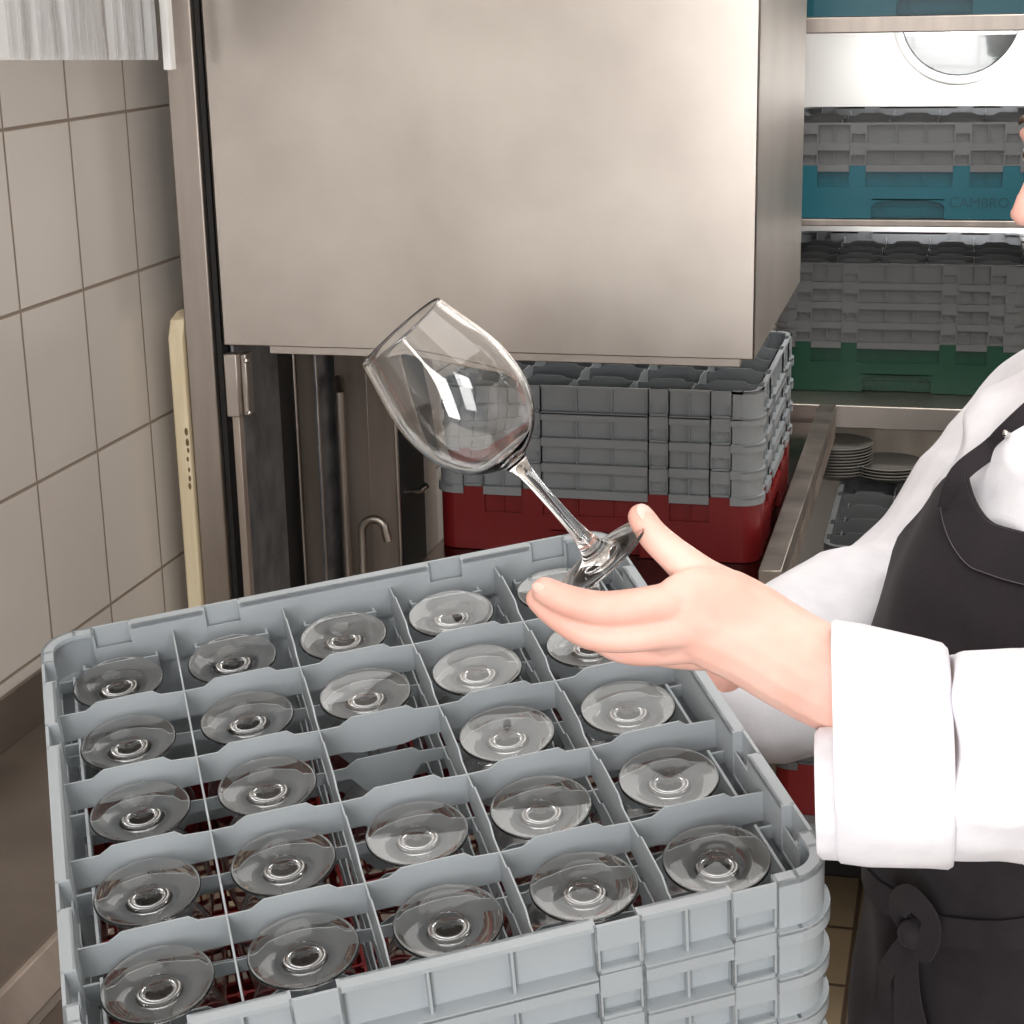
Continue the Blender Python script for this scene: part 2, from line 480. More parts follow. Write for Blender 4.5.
def base_mesh(mat, handle=True):
    mb = MB()
    for k in range(4):
        # tabs that rise into the skirt notches, upper panels, plain lower wall
        for u0, u1 in BLOCKS:
            sbox(mb, k, u0, u1, .2330, .2385, .0, HB)
        for u0, u1 in OPEN:
            sbox(mb, k, u0, u1, .2290, .2320, .055, HB - .001)
            if not (handle and u0 < 0 < u1):
                sbox(mb, k, u0, u1, .2330, .2380, 0, .055)
            else:
                # arched hand hole under a lintel
                arc = [(-.066, 0), (-.066, .022), (-.058, .030), (-.03, .034), (.03, .034), (.058, .030), (.066, .022), (.066, 0), (.078, 0), (.078, .055), (-.078, .055), (-.078, 0)]
                vs0 = arc
                for a, b in ((-.078, -.066), (.066, .078)):
                    sbox(mb, k, a, b, .2330, .2380, 0, .055)
                for (a, za), (b, zb) in zip(arc[1:6], arc[2:7]):
                    mb.prism([(a, za), (b, zb), (b, .055), (a, .055)], lambda u, v, w_: SIDE[k] @ Vector((u, -w_, v)), .2330, .2380)
                sbox(mb, k, -.066, .066, .2230, .2250, 0, .040)
                sbox(mb, k, -.066, .066, .2230, .2380, .034, .036)
            for uc in ((-.026, .026) if u0 < 0 < u1 else ((u0 + u1) / 2,)):
                sbox(mb, k, uc - .001, uc + .001, .232, .2368, .055, HB - .001)
            sbox(mb, k, u0, u1, .229, .2372, .0548, .058)
        corner(mb, k, .2345, .2380, 0, HB)
        for u0, u1 in ((-.213, -.197), (.197, .213)):
            sbox(mb, k, u0, u1, .2345, .2380, 0, HB)
    # open floor grid
    for i in range(-15, 16):
        x = i * .015
        mb.box(x - .0013, x + .0013, -.232, .232, .004, .008 + (.012 if i % 6 == 3 else 0))
        mb.box(-.232, .232, x - .0013, x + .0013, .004, .008 + (.012 if i % 6 == 3 else 0))
    # cell walls of the base
    for i in (-1.5, -.5, .5, 1.5):
        for zz in ((.0, .010), (.085, .0905)):
            mb.box(-.231, .231, i * .09 - .0012, i * .09 + .0012, *zz)
            mb.box(i * .09 - .0012, i * .09 + .0012, -.231, .231, *zz)
        for j in (-1.5, -.5, .5, 1.5):
            mb.box(i * .09 - .003, i * .09 + .003, j * .09 - .003, j * .09 + .003, 0, .09)
    return mb.mesh('base', mat, 30)
_cache = {}
def part_mesh(kind, matname):
    key = (kind, matname)
    if key not in _cache:
        _cache[key] = {'ext': lambda m_: extender_mesh(m_, True), 'top': lambda m_: extender_mesh(m_, False), 'div': divider_mesh, 'divlow': lambda m_: divider_mesh(m_, True), 'base': base_mesh}[kind](M[matname])
    return _cache[key]
def rack(loc, rot, n, ext, base, label, group=None, base_label=None):
    """origin at the middle of the underside"""
    e = empty('glass_rack', Vector(loc) + Vector((0, 0, .0012)), rot, label, 'dish rack', group)
    b = inst('base', part_mesh('base', base), e)
    if base_label: b['label'] = base_label
    for i in range(n):
        x = inst('extender', part_mesh('top' if i == n - 1 else 'ext', ext), e, Matrix.Translation((0, 0, HB + H * i)))
        inst('divider_grid', part_mesh('div' if i == n - 1 else 'divlow', ext), x)
    return e

# ------------------------------------------------------------------ wine glasses (foot at origin, rim up)
GL = {}
_out = [(0, .0016), (.010, .0012), (.030, .0003), (.0340, 0), (.0353, .0004), (.0356, .0011), (.0350, .0019), (.030, .0024), (.022, .0034), (.0155, .0052), (.0105, .0082), (.0072, .014),
        (.0054, .022), (.0046, .032), (.0043, .05), (.0045, .068), (.0054, .078), (.0075, .0840),
        (.0095, .0866), (.016, .0900), (.024, .0955), (.031, .1035), (.0368, .114), (.0402, .126), (.0415, .139), (.0408, .152), (.0384, .165), (.0352, .178), (.0328, .188), (.0315, .1935)]
_in = [(.0305, .1938), (.0303, .1932), (.0316, .1878), (.0340, .1778), (.0372, .1648), (.0396, .1518), (.0403, .139), (.039, .1264), (.0356, .1148), (.0298, .1046), (.0226, .0968), (.0140, .0924), (.006, .0904), (0, .0900)]
def smooth_prof(p, k=3):
    out = []
    for i in range(len(p) - 1):
        a = p[max(0, i - 1)]; b = p[i]; c = p[i + 1]; d = p[min(len(p) - 1, i + 2)]
        for j in range(k):
            t_ = j / k
            q = []
            for x in range(2):
                q.append(.5 * (2 * b[x] + (c[x] - a[x]) * t_ + (2 * a[x] - 5 * b[x] + 4 * c[x] - d[x]) * t_ ** 2 + (3 * b[x] - a[x] - 3 * c[x] + d[x]) * t_ ** 3))
            out.append((max(0, q[0]), q[1]))
    out.append(p[-1])
    return out
def lathe_open(prof, name, seg=64):
    mb = MB().lathe(prof, seg)
    me = bpy.data.meshes.new(name)
    me.from_pydata([tuple(v) for v in mb.v], [], mb.f)
    me.update()
    # outward = left of travel; outline is traced so the glass stays on its inner side
    me.materials.append(M['glass'])
    me.polygons.foreach_set('use_smooth', [True] * len(me.polygons))
    return me
GL['foot'] = lathe_open(smooth_prof(_out[:13]), 'foot')
GL['stem'] = lathe_open(smooth_prof(_out[12:19]), 'stem')
GL['bowl'] = lathe_open(smooth_prof(_out[18:] + _in), 'bowl')
def glass(mw, label, group=None):
    e = empty('wine_glass', (0, 0, 0), None, label, 'wine glass', group)
    e.matrix_world = mw
    for k in ('bowl', 'stem', 'foot'): inst(k, GL[k], e)
    return e

# ------------------------------------------------------------------ front rack, tipped towards the camera
RR = Matrix(((0.8798, -0.4757, -0.0002), (0.4639, 0.8592, -0.2177), (0.1040, 0.1911, 0.9761)))
x_ = Vector(RR.col[0]).normalized(); z_ = Vector((RR.col[2])); z_ = (z_ - x_ * z_.dot(x_)).normalized(); y_ = z_.cross(x_)
RR = Matrix((x_, y_, z_)).transposed()
C0 = Vector((-.3835, 1.131, 1.65 - .5260))          # middle of the plane of the divider tops
NF = 4
zb = -(HB + NF * H - .0117)
fr = rack(C0 + RR @ Vector((.002, 0, zb)), RR, NF, 'grey', 'red', 'pale grey and red glass rack tipped forward, full of upturned wine glasses', base_label='red base of the rack')
fr.scale = (1.011, 1.008, 1)
feet = {1: [(118, 682), (232, 658), (343, 635), (449, 613), (543, 592)],
        2: [(128, 741), (247, 717), (365, 693), (475, 669), (575, 645)],
        3: [(140, 810), (267, 785), None, (506, 733), (621, 708)],
        4: [(147, 890), (283, 861), (417, 832), (540, 806), (667, 777)],
        5: [(157, 982), (303, 949), (448, 920), (584, 885), (714, 859)]}
rown = {1: 'farthest row', 2: 'second row from the back', 3: 'middle row', 4: 'second nearest row', 5: 'nearest row'}
coln = ['leftmost cell', 'second cell from left', 'middle cell', 'fourth cell from left', 'rightmost cell']
zf = -.004
for r_, lst in feet.items():
    for c_, q in enumerate(lst):
        if q is None: continue
        d = ray(*q)
        nrm = RR.col[2]
        p0 = C0 + nrm * zf
        t_ = (p0 - EYE).dot(nrm) / d.dot(nrm)
        hit = EYE + d * t_
        loc = RR.transposed() @ (hit - C0)
        cx, cy = (c_ - 2) * .09 * 1.011, (3 - r_) * .09 * 1.008
        lim_ = .0015 if c_ == 4 else .004; cx += .0012; lx = max(cx - lim_, min(cx + lim_, loc.x)); ly = max(cy - .004, min(cy + .004, loc.y))
        # rim stands centred in the cell near the bottom, foot leans a little
        foot = C0 + RR @ Vector((lx, ly, zf))
        rim = C0 + RR @ Vector((cx * .999, cy, zf - .1937))
        ax = (rim - foot).normalized()
        q_ = ax.to_track_quat('Z', 'Y')
        glass(Matrix.Translation(foot) @ q_.to_matrix().to_4x4(), 'upturned wine glass in the front rack, %s, %s' % (rown[r_], coln[c_]), 'wine glasses in the front rack')

# held glass
fc = P(603, 560, 1.135); rc_ = P(409, 341, 1.096)
ax = (rc_ - fc).normalized()
HELD = Matrix.Translation(fc) @ ax.to_track_quat('Z', 'Y').to_matrix().to_4x4()
glass(HELD, 'clean wine glass held up by its foot in the raised hand', None)

# table under the front rack
TZ = (C0 + RR @ Vector((-.24, -.24, zb))).z - .0005
e = empty('prep_table', (0, 0, 0), None, 'low steel table beneath the front glass rack', 'table')
MB().box(-.728, -.14, .62, 1.42, TZ - .03, TZ).build('tabletop', M['counter'], e, bevel=.002)
for xx in (-.69, -.18):
    for yy in (.66, 1.38):
        MB().box(xx - .015, xx + .015, yy - .015, yy + .015, 0, TZ - .03).build('leg', M['steel_dark'], e)

# ------------------------------------------------------------------ hood dishwasher
HY = 2.10
hl = on(220, 300, 1, HY).x; hr = on(755, 330, 1, HY).x
hz = on(500, 353, 1, HY).z
e = empty('dishwasher', (0, 0, 0), None, 'stainless steel hood dishwasher with its hood raised, beside the tiled wall', 'dishwasher')
hood = MB()
hood.box(hl, hr, HY, HY + .004, hz, 1.86)
hood.box(hl, hl + .004, HY, HY + .6, hz, 1.86)
hood.box(hr - .004, hr, HY, HY + .6, hz, 1.86)
hood.box(hl, hr, HY + .596, HY + .6, hz + .2, 1.86)
hood.box(hl, hr, HY, HY + .6, 1.856, 1.86)
h_ = hood.build('hood', M['steel'], e, bevel=.0015)
MB().box(hl + .06, hr - .018, HY + .008, HY + .022, hz - .011, hz + .004).build('hood_lip', M['steel'], h_, bevel=.001)
MB().box(hl + .01, hr - .01, HY + .022, HY + .024, hz - .002, hz + .06).build('seal', M['black'], h_)
# post on the left of the hood
pl, pr = on(191, 400, 1, HY).x, on(214.5, 350, 1, HY).x
mb = MB().box(pl, pr, HY - .004, HY + .05, .84, 1.86)
mb.build('post', M['steel_v'], e, bevel=.002)
MB().box(pr + .001, pr + .0075, HY + .006, HY + .05, .84, 1.86).build('post_gap', M['black'], e)
# bracket
b0 = on(224, 352, 1, HY); b1 = on(247, 417, 1, HY)
mb = MB().box(b0.x, b0.x + .018, HY - .004, HY + .012, b1.z, b0.z - .002).box(b0.x + .018, b0.x + .026, HY + .008, HY + .03, b1.z, b0.z - .004)
br = mb.build('bracket', M['steel'], e, bevel=.0015)
for pz in (b0.z - .012, b1.z + .004):
    MB().ball((b0.x + .027, HY + .006, pz), .0035, seg=10).build('screw', M['chrome'], br)
MB().box(b0.x + .003, b0.x + .013, HY + .005, HY + .02, .84, b1.z).build('slide', M['steel_dark'], e, bevel=.001)
# folded steel columns seen inside the opening
def strip(name, xa, ya, xb, yb, mat, z0=.5, z1=None, par=e, th=.004):
    a = Vector((xa, ya, 0)); b = Vector((xb, yb, 0)); t_ = (b - a).normalized(); n_ = Vector((-t_.y, t_.x, 0)) * th
    z1 = z1 or hz + .08
    mb = MB(); mb.prism([(a.x, a.y), (b.x, b.y), (b.x + n_.x, b.y + n_.y), (a.x + n_.x, a.y + n_.y)], lambda u, v, w_: (u, v, w_), z0, z1)
    return mb.build(name, mat, par, bevel=.0008)
def X(px, y): return on(px, 470, 1, y).x
strip('side_panel', X(241, 2.13), 2.13, X(284, 2.34), 2.34, M['steel_wet'])
strip('side_panel', X(284, 2.34), 2.34, X(301, 2.46), 2.46, M['black'])
strip('guide_column', X(299, 2.40), 2.40, X(321, 2.38), 2.38, M['steel_dark'])
MB().tube([(X(300, 2.385), 2.385, .5), (X(299, 2.385), 2.385, hz + .05)], .0025).build('guide_edge', M['steel'], e)
strip('guide_column', X(321, 2.38), 2.38, X(340, 2.44), 2.44, M['steel_wet'])
MB().tube([(X(344, 2.37), 2.37, .5), (X(343, 2.37), 2.37, on(343, 392, 1, 2.37).z), (X(340, 2.39), 2.40, on(343, 385, 1, 2.37).z)], .0075, 14, up=Vector((0, 1, 0)), dome=True).build('guide_rod', M['steel_v'], e)
strip('guide_column', X(339, 2.42), 2.42, X(370, 2.40), 2.40, M['steel_dark'])
strip('guide_column', X(370, 2.395), 2.395, X(398, 2.38), 2.38, M['steel_dark'])
MB().tube([(X(399, 2.376), 2.376, .5), (X(396, 2.376), 2.376, hz + .05)], .0025).build('guide_edge', M['steel'], e)
strip('back_panel', X(398, 2.38), 2.39, X(424, 2.62), 2.62, M['black'])
strip('back_panel', X(418, 2.6), 2.60, X(436, 3.0), 3.0, M['steel_dark'])
MB().box(hl + .01, X(395, 2.75), 2.74, 2.75, .5, hz + .25).build('rear_panel', M['steel_dark'], e)
# hooked pipe and bent handle
q = lambda x, y, yy: on(x, y, 1, yy)
hk = [q(364, 600, 2.33), q(363, 560, 2.33), q(362, 538, 2.33)] + [q(373.5 - 11.5 * math.cos(a), 530 - 11 * math.sin(a), 2.33) for a in [PI * i / 8 for i in range(9)]] + [q(388, 541, 2.33)]
MB().tube(hk, .0062, 14, up=Vector((0, 1, 0))).build('hooked_pipe', M['steel'], e)
MB().tube([q(396, 491, 2.45), q(412, 492, 2.45), q(421, 490, 2.45), q(427, 485, 2.45)], .0048, 12).build('handle', M['chrome'], e)
MB().ball(q(400, 513, 2.45), .004, seg=10).build('screw', M['chrome'], e)
# tank / bed
MB().box(hl, hr, HY + .055, 2.26, .05, .70).build('tank', M['steel_dark'], e, bevel=.003)

# ------------------------------------------------------------------ outfeed table with its rail
TZ2 = 1.65 - .794
RX0, RX1 = -.243, -.212
e = empty('outfeed_table', (0, 0, 0), None, 'dark wet steel table top carrying the red based rack stack', 'table')
MB().box(-.745, RX0 - .001, 2.27, 3.34, TZ2 - .02, TZ2).build('tabletop', M['wet_top'], e, bevel=.002)
rl = MB().box(RX0, RX1, 2.29, 3.31, .868, .900).build('rail', M['steel_v'], e, bevel=.0015)
MB().box(RX1 - .006, RX1 + .012, 2.285, 2.40, .853, .866).build('rail_foot', M['steel_dark'], e, bevel=.001)
MB().box(RX0, RX1, 2.31, 3.31, TZ2 - .02, .868).build('rail_apron', M['steel_dark'], e)
for yy in (2.33, 3.2):
    MB().box(-.325, -.297, yy, yy + .03, 0, TZ2 - .02).build('leg', M['steel'], e, bevel=.002)
    MB().box(-.74, -.71, yy, yy + .03, 0, TZ2 - .02).build('leg', M['steel'], e, bevel=.002)

# stack 2
s2 = rack((-.4985, 2.445 + .2405, TZ2), Matrix.Identity(3), 4, 'grey_worn', 'red', 'worn grey rack with red base standing under the raised hood', base_label='red base of the rack')

# ------------------------------------------------------------------ shelving bay on the right
g0 = on(896, 393.5, 1, 3.48); LZ = g0.z
RT = 1.65 - .90                                    # top of the low rack
S5Z = RT - HB - 2 * H - .0005
S6Z = 1.65 - 1.415
e = empty('steel_sink_bench', (0, 0, 0), None, 'steel bench with a ledge behind and shelves below, right of the rail', 'bench')
MB().box(-.46, 1.2, 3.36, BY - .002, LZ - .045, LZ).build('ledge', M['steel'], e, bevel=.003)
MB().box(-.205, 1.2, 3.52, 3.53, .50, LZ - .045).build('back_panel', M['panel'], e)
MB().box(-.205, 1.2, 3.50, 3.52, LZ - .070, LZ - .055).build('back_rib', M['steel'], e, bevel=.002)
MB().box(-.205, .9, 2.84, 3.50, S5Z - .02, S5Z).build('upper_shelf', M['steel_dark'], e, bevel=.002)
MB().box(-.205, .9, 3.385, 3.51, RT - .012, RT).build('plate_ledge', M['steel_dark'], e, bevel=.002)
MB().box(-.205, .9, 3.385, 3.395, S5Z, RT - .012).build('riser', M['steel_dark'], e)
MB().box(-.29, .9, 2.90, 3.42, S6Z - .04, S6Z).build('lower_shelf', M['grey_worn'], e, bevel=.002)
MB().box(-.27, .88, 3.17, 3.42, .001, S6Z - .04).build('black_block', M['black'], e)  # black box put in to fill the space below the shelf
for xx in (-.205, .88):
    MB().box(xx, xx + .02, 3.56, 3.58, 0, LZ - .045).build('leg', M['steel_dark'], e)
rack((.038, 2.89 + .2425, S5Z), Matrix.Identity(3), 2, 'grey_shaded', 'grey_shaded', 'grey rack low on the bench shelf, in front of the plates')
rack((-.038, 2.93 + .2425, S6Z), Matrix.Identity(3), 1, 'grey_shaded', 'red', 'dark red based rack low near the floor, below the cuffs', base_label='red base of the rack')
s3 = rack((g0.x, 3.48 + .2405, LZ), Matrix.Identity(3), 4, 'grey_shaded', 'green', 'grey rack with green base on the rear ledge', base_label='green base of the rack')
s3z = LZ + HB + 4 * H
g4 = on(907, 219.5, 1, 3.40); S4Z = g4.z
rack((g4.x, 3.40 + .2405, S4Z), Matrix.Identity(3), 2, 'grey_shaded', 'teal', 'grey rack with bright teal base on the middle wall shelf', base_label='teal base of the rack')
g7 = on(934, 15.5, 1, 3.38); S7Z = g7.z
rack((g7.x, 3.38 + .2405, S7Z), Matrix.Identity(3), 1, 'grey_shaded', 'teal_dark', 'dark teal based rack on the topmost wall shelf', base_label='teal base of the rack')
def shelf(z, y0, h_, label):
    e = empty('wall_shelf', (0, 0, z), None, label, 'shelf')
    MB().box(-.45, 1.2, y0, BY - .002, -h_, 0).build('board', M['steel_v'], e, bevel=.002)
    for xx in (-.35, .6, 1.1):
        mb = MB().prism([(y0 + .12, -h_), (BY - .003, -h_), (BY - .003, -h_ - .05)], lambda u, v, w_: (w_, u, v), xx, xx + .004)
        mb.build('bracket', M['steel'], e)
shelf(S4Z, 3.39, .0125, 'steel wall shelf carrying the bright teal rack')
shelf(S7Z, 3.37, .028, 'upper steel wall shelf above the round window')
# lettering pressed into the teal rack
cu = bpy.data.curves.new('lettering', 'FONT'); cu.body = 'CAMBRO'; cu.size = .026; cu.extrude = .0004; cu.align_x = 'CENTER'
to = bpy.data.objects.new('tmp', cu); COL.objects.link(to)
bpy.context.view_layer.update()
me = bpy.data.meshes.new_from_object(to); bpy.data.objects.remove(to)
me.materials.clear(); me.materials.append(M['teal_dark'])
r4 = [o for o in bpy.data.objects if o.get('label', '').startswith('grey rack with bright teal')][0]
inst('lettering', me, r4, Matrix.Translation((.128, -.2386, .022)) @ Matrix.Rotation(PI / 2, 4, 'X'))
# glasses standing upturned in the green based rack
for i in range(5):
    mw = Matrix.Translation((g0.x + (i - 2) * .09, 3.48 + .2405 - .18, s3z - .012)) @ Matrix.Rotation(PI, 4, 'X')
    glass(mw, 'upturned glass in the green based rack, front row, %s' % coln[i], 'glasses in the green based rack')

# plates
def plate_mesh(r):
    p = [(0, .002), (r * .55, .0015), (r * .6, 0), (r * .64, .0015), (r * .97, .0125), (r, .0145), (r * .985, .016), (r * .66, .006), (r * .6, .0045), (0, .004)]
    return MB().lathe(p, 48).mesh('dinner_plate', M['plate'], 60)
def plates(px, py, ztop, r, n, pitch, where, group):
    c = on(px, py, 2, ztop)
    me = plate_mesh(r)
    for i in range(n):
        o = inst('plate', me)
        o.location = (c.x + 0.0005 * math.sin(i * 2.3), c.y + .0005 * math.cos(i * 3.1), ztop - .016 - pitch * (n - 1 - i))
        k = n - i
        pos = 'top plate' if k == 1 else ('bottom plate' if i == 0 else ('plate %d%s from the top' % (k, {2: 'nd', 3: 'rd'}.get(k, 'th'))))
        tag(o, 'grey china %s %s' % (pos, where), 'plate', group)
rt = RT + .0005
plates(838, 441, rt + .016 + .0058 * 9, .066, 10, .0058, 'in the tall pile beside the rail', 'plates in the tall pile')
plates(889, 461, rt + .016 + .006 * 3, .068, 4, .006, 'in the short pile right of the tall one', 'plates in the short pile')

# ------------------------------------------------------------------ wooden board by the wall
bt = on(175, 315, 1, 2.09)
o = MB()
mb = MB().prism([(2.088, .001), (2.42, .001), (2.42, bt.z), (2.12, bt.z), (2.098, bt.z - .008), (2.088, bt.z - .03)], lambda u, v, w_: (w_, u, v), on(167, 325, 1, 2.09).x, pl - .0012)
o = mb.build('wooden_board', M['wood'], bevel=.003)
tag(o, 'pale wooden board standing between the tiled wall and the steel post', 'board')
st = MB()
for i in range(7):
    zz = on(178, 455, 1, 2.09).z - .04 + i * .012 + random.uniform(-.003, .003)
    T = Matrix.Translation((pl - .004 + random.uniform(-.001, .001), 2.0876, zz)) @ Matrix.Rotation(PI / 2, 4, 'X')
    st.lathe([(0, .0004), (random.uniform(.0015, .0025), .0002), (0, 0)], 10, T @ Matrix.Diagonal((1, 2.2, 1, 1)))
st.build('mould_stain', M['stain'], o)

# ------------------------------------------------------------------ hanging plastic sleeves high on the left wall
e = empty('plastic_strip_curtain', (0, 0, 0), None, 'hanging clear plastic strips high against the tiled wall', 'plastic strips')
for i in range(16):
    px = 2 + i * 9.6 + random.uniform(-2, 2)
    yy = 1.62 + i * .022
    c = on(px, 15, 1, yy)
    zbt = on(px, 60, 1, yy).z
    wd = random.uniform(.008, .013)
    rings = []
    for z in [zbt, zbt + .05, 1.75, 1.86]:
        off = random.uniform(-.002, .002)
        rings.append([(c.x - wd + off, yy, z), (c.x - wd * .3, yy - .004 + off, z), (c.x + wd * .4, yy + .002, z), (c.x + wd + off, yy - .003, z),
                      (c.x + wd + off, yy - .0015, z), (c.x + wd * .4, yy + .0035, z), (c.x - wd * .3, yy - .0025 + off, z), (c.x - wd + off, yy + .0015, z)])
    MB().loft(rings).build('strip', M['film'], e)
c = on(166, 15, 1, 2.02)
MB().box(c.x - .006, c.x + .004, 2.015, 2.03, on(166, 70, 1, 2.02).z, 1.86).build('end_rail', M['white_trim'], e, bevel=.001)
MB().box(WX + .002, c.x + .004, 1.60, 2.03, 1.86, 1.88).build('header', M['white_trim'], e)

#PBEGIN
# ------------------------------------------------------------------ the person
RH = Vector((.9704, .2415, 0)).normalized(); FH = Vector((-.2415, .9704, 0)).normalized()
def B(r, h, z): return RH * r + FH * h + Vector((0, 0, z))
fd = (-RH * math.cos(math.radians(35)) - FH * math.sin(math.radians(35))).normalized()      # chest faces
ld = Vector((fd.y, -fd.x, 0))                                                                # person's right
fh = (-RH * math.cos(math.radians(14)) - FH * math.sin(math.radians(14))).normalized()      # face looks
lh = Vector((fh.y, -fh.x, 0))
def remeshed(mb, vox, iters=6, fac=.5):
    me = bpy.data.meshes.new('tmp')
    me.from_pydata([tuple(v) for v in mb.v], [], mb.f); me.validate(); me.update()
    bm = bmesh.new(); bm.from_mesh(me); bmesh.ops.recalc_face_normals(bm, faces=bm.faces); bm.to_mesh(me); bm.free()
    o = bpy.data.objects.new('tmp', me); COL.objects.link(o)
    r = o.modifiers.new('r', 'REMESH'); r.mode = 'VOXEL'; r.voxel_size = vox; r.use_smooth_shade = True
    if iters:
        q = o.modifiers.new('s', 'SMOOTH'); q.iterations = iters; q.factor = fac
    dg = bpy.context.evaluated_depsgraph_get()
    out = bpy.data.meshes.new_from_object(o.evaluated_get(dg))
    bpy.data.objects.remove(o); bpy.data.meshes.remove(me)
    return out
def as_mb(me):
    mb = MB(); mb.v = [v.co.copy() for v in me.vertices]; mb.f = [tuple(p.vertices) for p in me.polygons]; return mb
def chain(mb, lst, up=Vector((0, 0, 1)), seg=16, sub=3, dome=True):
    """smooth tapered limb through (px, py, d, r) or (Vector, r)"""
    pts, rad = [], []
    for q in lst:
        if isinstance(q[0], Vector): pts.append(q[0]); rad.append(q[1])
        else: pts.append(P(*q[:3])); rad.append(q[3])
    rad = [r if isinstance(r, tuple) else (r, r) for r in rad]
    P2, R2 = [], []
    for i in range(len(pts) - 1):
        a, b, c, d = pts[max(0, i - 1)], pts[i], pts[i + 1], pts[min(len(pts) - 1, i + 2)]
        for j in range(sub):
            t_ = j / sub
            P2.append(.5 * (2 * b + (c - a) * t_ + (2 * a - 5 * b + 4 * c - d) * t_ ** 2 + (3 * b - a - 3 * c + d) * t_ ** 3))
            R2.append(tuple(rad[i][k] * (1 - t_) + rad[i + 1][k] * t_ for k in range(2)))
    P2.append(pts[-1]); R2.append(rad[-1])
    return mb.tube(P2, R2, seg, up, dome=dome)

# --- near (left) arm and hand, holding the glass
A = MB()
chain(A, [(1165, 790, 1.15, .040), (1000, 738, 1.115, .039), (900, 708, 1.11, .035), (835, 682, 1.112, (.0325, .028)), (790, 659, 1.118, (.0325, .025)), (752, 637, 1.122, (.0325, .022)), (715, 622, 1.122, (.031, .019))])
chain(A, [(765, 640, 1.122, (.031, .022)), (720, 619, 1.12, (.034, .0185)), (690, 616, 1.118, (.032, .016)), (672, 620, 1.118, (.026, .0135))])
chain(A, [(712, 603, 1.118, .013), (672, 602, 1.112, .0124), (636, 606, 1.104, .0114), (600, 608, 1.100, .0108), (566, 600, 1.098, .0099), (545, 590, 1.101, .0086)])
chain(A, [(715, 628, 1.120, .013), (668, 630, 1.115, .0122), (628, 636, 1.110, .0108), (590, 634, 1.108, .0102), (557, 615, 1.108, .0092), (538, 599, 1.112, .0080)])
chain(A, [(718, 642, 1.128, .013), (678, 647, 1.128, .0114), (640, 651, 1.132, .0098), (612, 645, 1.136, .0094), (582, 624, 1.140, .0088), (566, 608, 1.140, .0078)])
chain(A, [(722, 650, 1.138, .013), (690, 655, 1.145, .0100), (645, 650, 1.155, .0084), (615, 632, 1.160, .0078), (602, 618, 1.160, .0068)])
chain(A, [(752, 618, 1.122, .020), (722, 594, 1.122, .0175), (700, 577, 1.124, .0138), (672, 553, 1.126, .0110), (653, 535, 1.128, .0100), (641, 517, 1.131, .0088)])
chain(A, [(735, 610, 1.12, .016), (704, 596, 1.12, .0125), (690, 590, 1.12, .0095)])
bodyA = remeshed(A, .0015, 9)
# --- far (right) arm, hand pressed to the side of the rack
RW = lambda x, y, z: C0 + RR @ Vector((x, y, z))
Bm = MB()
wr = RW(.282, .088, -.064)
el = P(897, 606, 1.59)
chain(Bm, [(el, .036), (el.lerp(wr, .5), .032), (wr, .0235), (RW(.272, .084, -.09), .0205)])
for i, (yy, L_) in enumerate(((.030, .060), (.010, .068), (-.011, .064), (-.031, .052))):
    chain(Bm, [(wr.lerp(RW(.270, .085 + yy, -.09), .35), .0145), (RW(.264, .082 + yy * .9, -.105), .0135), (RW(.2605, .08 + yy, -.135), .0095), (RW(.2565, .08 + yy, -.135 - L_ * .5), .0085), (RW(.2550, .08 + yy, -.135 - L_), .0075)])
chain(Bm, [(RW(.278, .10, -.07), .014), (RW(.270, .125, -.08), .0115), (RW(.262, .145, -.088), .0095), (RW(.2585, .16, -.098), .0085)])
bodyB = remeshed(Bm, .0022, 6)
# --- head, neck, trunk, legs
TR = [(.84, .470, 1.33, .150, .115), (.90, .469, 1.33, .160, .12), (1.0, .455, 1.33, .145, .115), (1.10, .447, 1.33, .135, .11), (1.20, .465, 1.33, .145, .115), (1.28, .495, 1.33, .15, .11), (1.335, .503, 1.33, .145, .08), (1.365, .505, 1.33, .08, .06)]
def ring(z, r, h, a, b, n=40, off=0):
    c = B(r, h, z)
    return [c + fd * ((b + off) * math.cos(2 * PI * k / n)) + ld * ((a + off) * math.sin(2 * PI * k / n)) for k in range(n)]
Cm = MB()
Cm.loft([ring(*q) for q in TR])
HC = B(.4845, 1.379, 1.512)
HX = Matrix((fh, lh, Vector((0, 0, 1)))).transposed()
Cm.ball(HC + Vector((0, 0, .012)), (.096, .074, .098), HX, 28)
Cm.ball(HC + fh * .028 - Vector((0, 0, .048)), (.066, .056, .066), HX, 24)
Cm.ball(HC + fh * .066 - Vector((0, 0, .092)), (.022, .026, .018), HX, 16)
chain(Cm, [(HC + fh * .088 + Vector((0, 0, .012)), .008), (HC + fh * .100 - Vector((0, 0, .012)), .0085), (HC + fh * .1045 - Vector((0, 0, .029)), .0105)])
for s_ in (-1, 1):
    Cm.ball(HC + fh * .092 + lh * (.011 * s_) - Vector((0, 0, .033)), .0085, None, 12)
    Cm.ball(HC + fh * -.005 + lh * (.075 * s_) - Vector((0, 0, .012)), (.017, .007, .030), HX, 16)
    Cm.ball(HC + fh * .062 + lh * (.036 * s_) - Vector((0, 0, .03)), (.022, .020, .022), HX, 14)
Cm.ball(HC + fh * .088 + Vector((0, 0, .028)), (.010, .045, .010), HX, 14)
chain(Cm, [(HC - Vector((0, 0, .04)) - fh * .02, .052), (B(.503, 1.345, 1.42), .050), (B(.505, 1.335, 1.34), .062)])
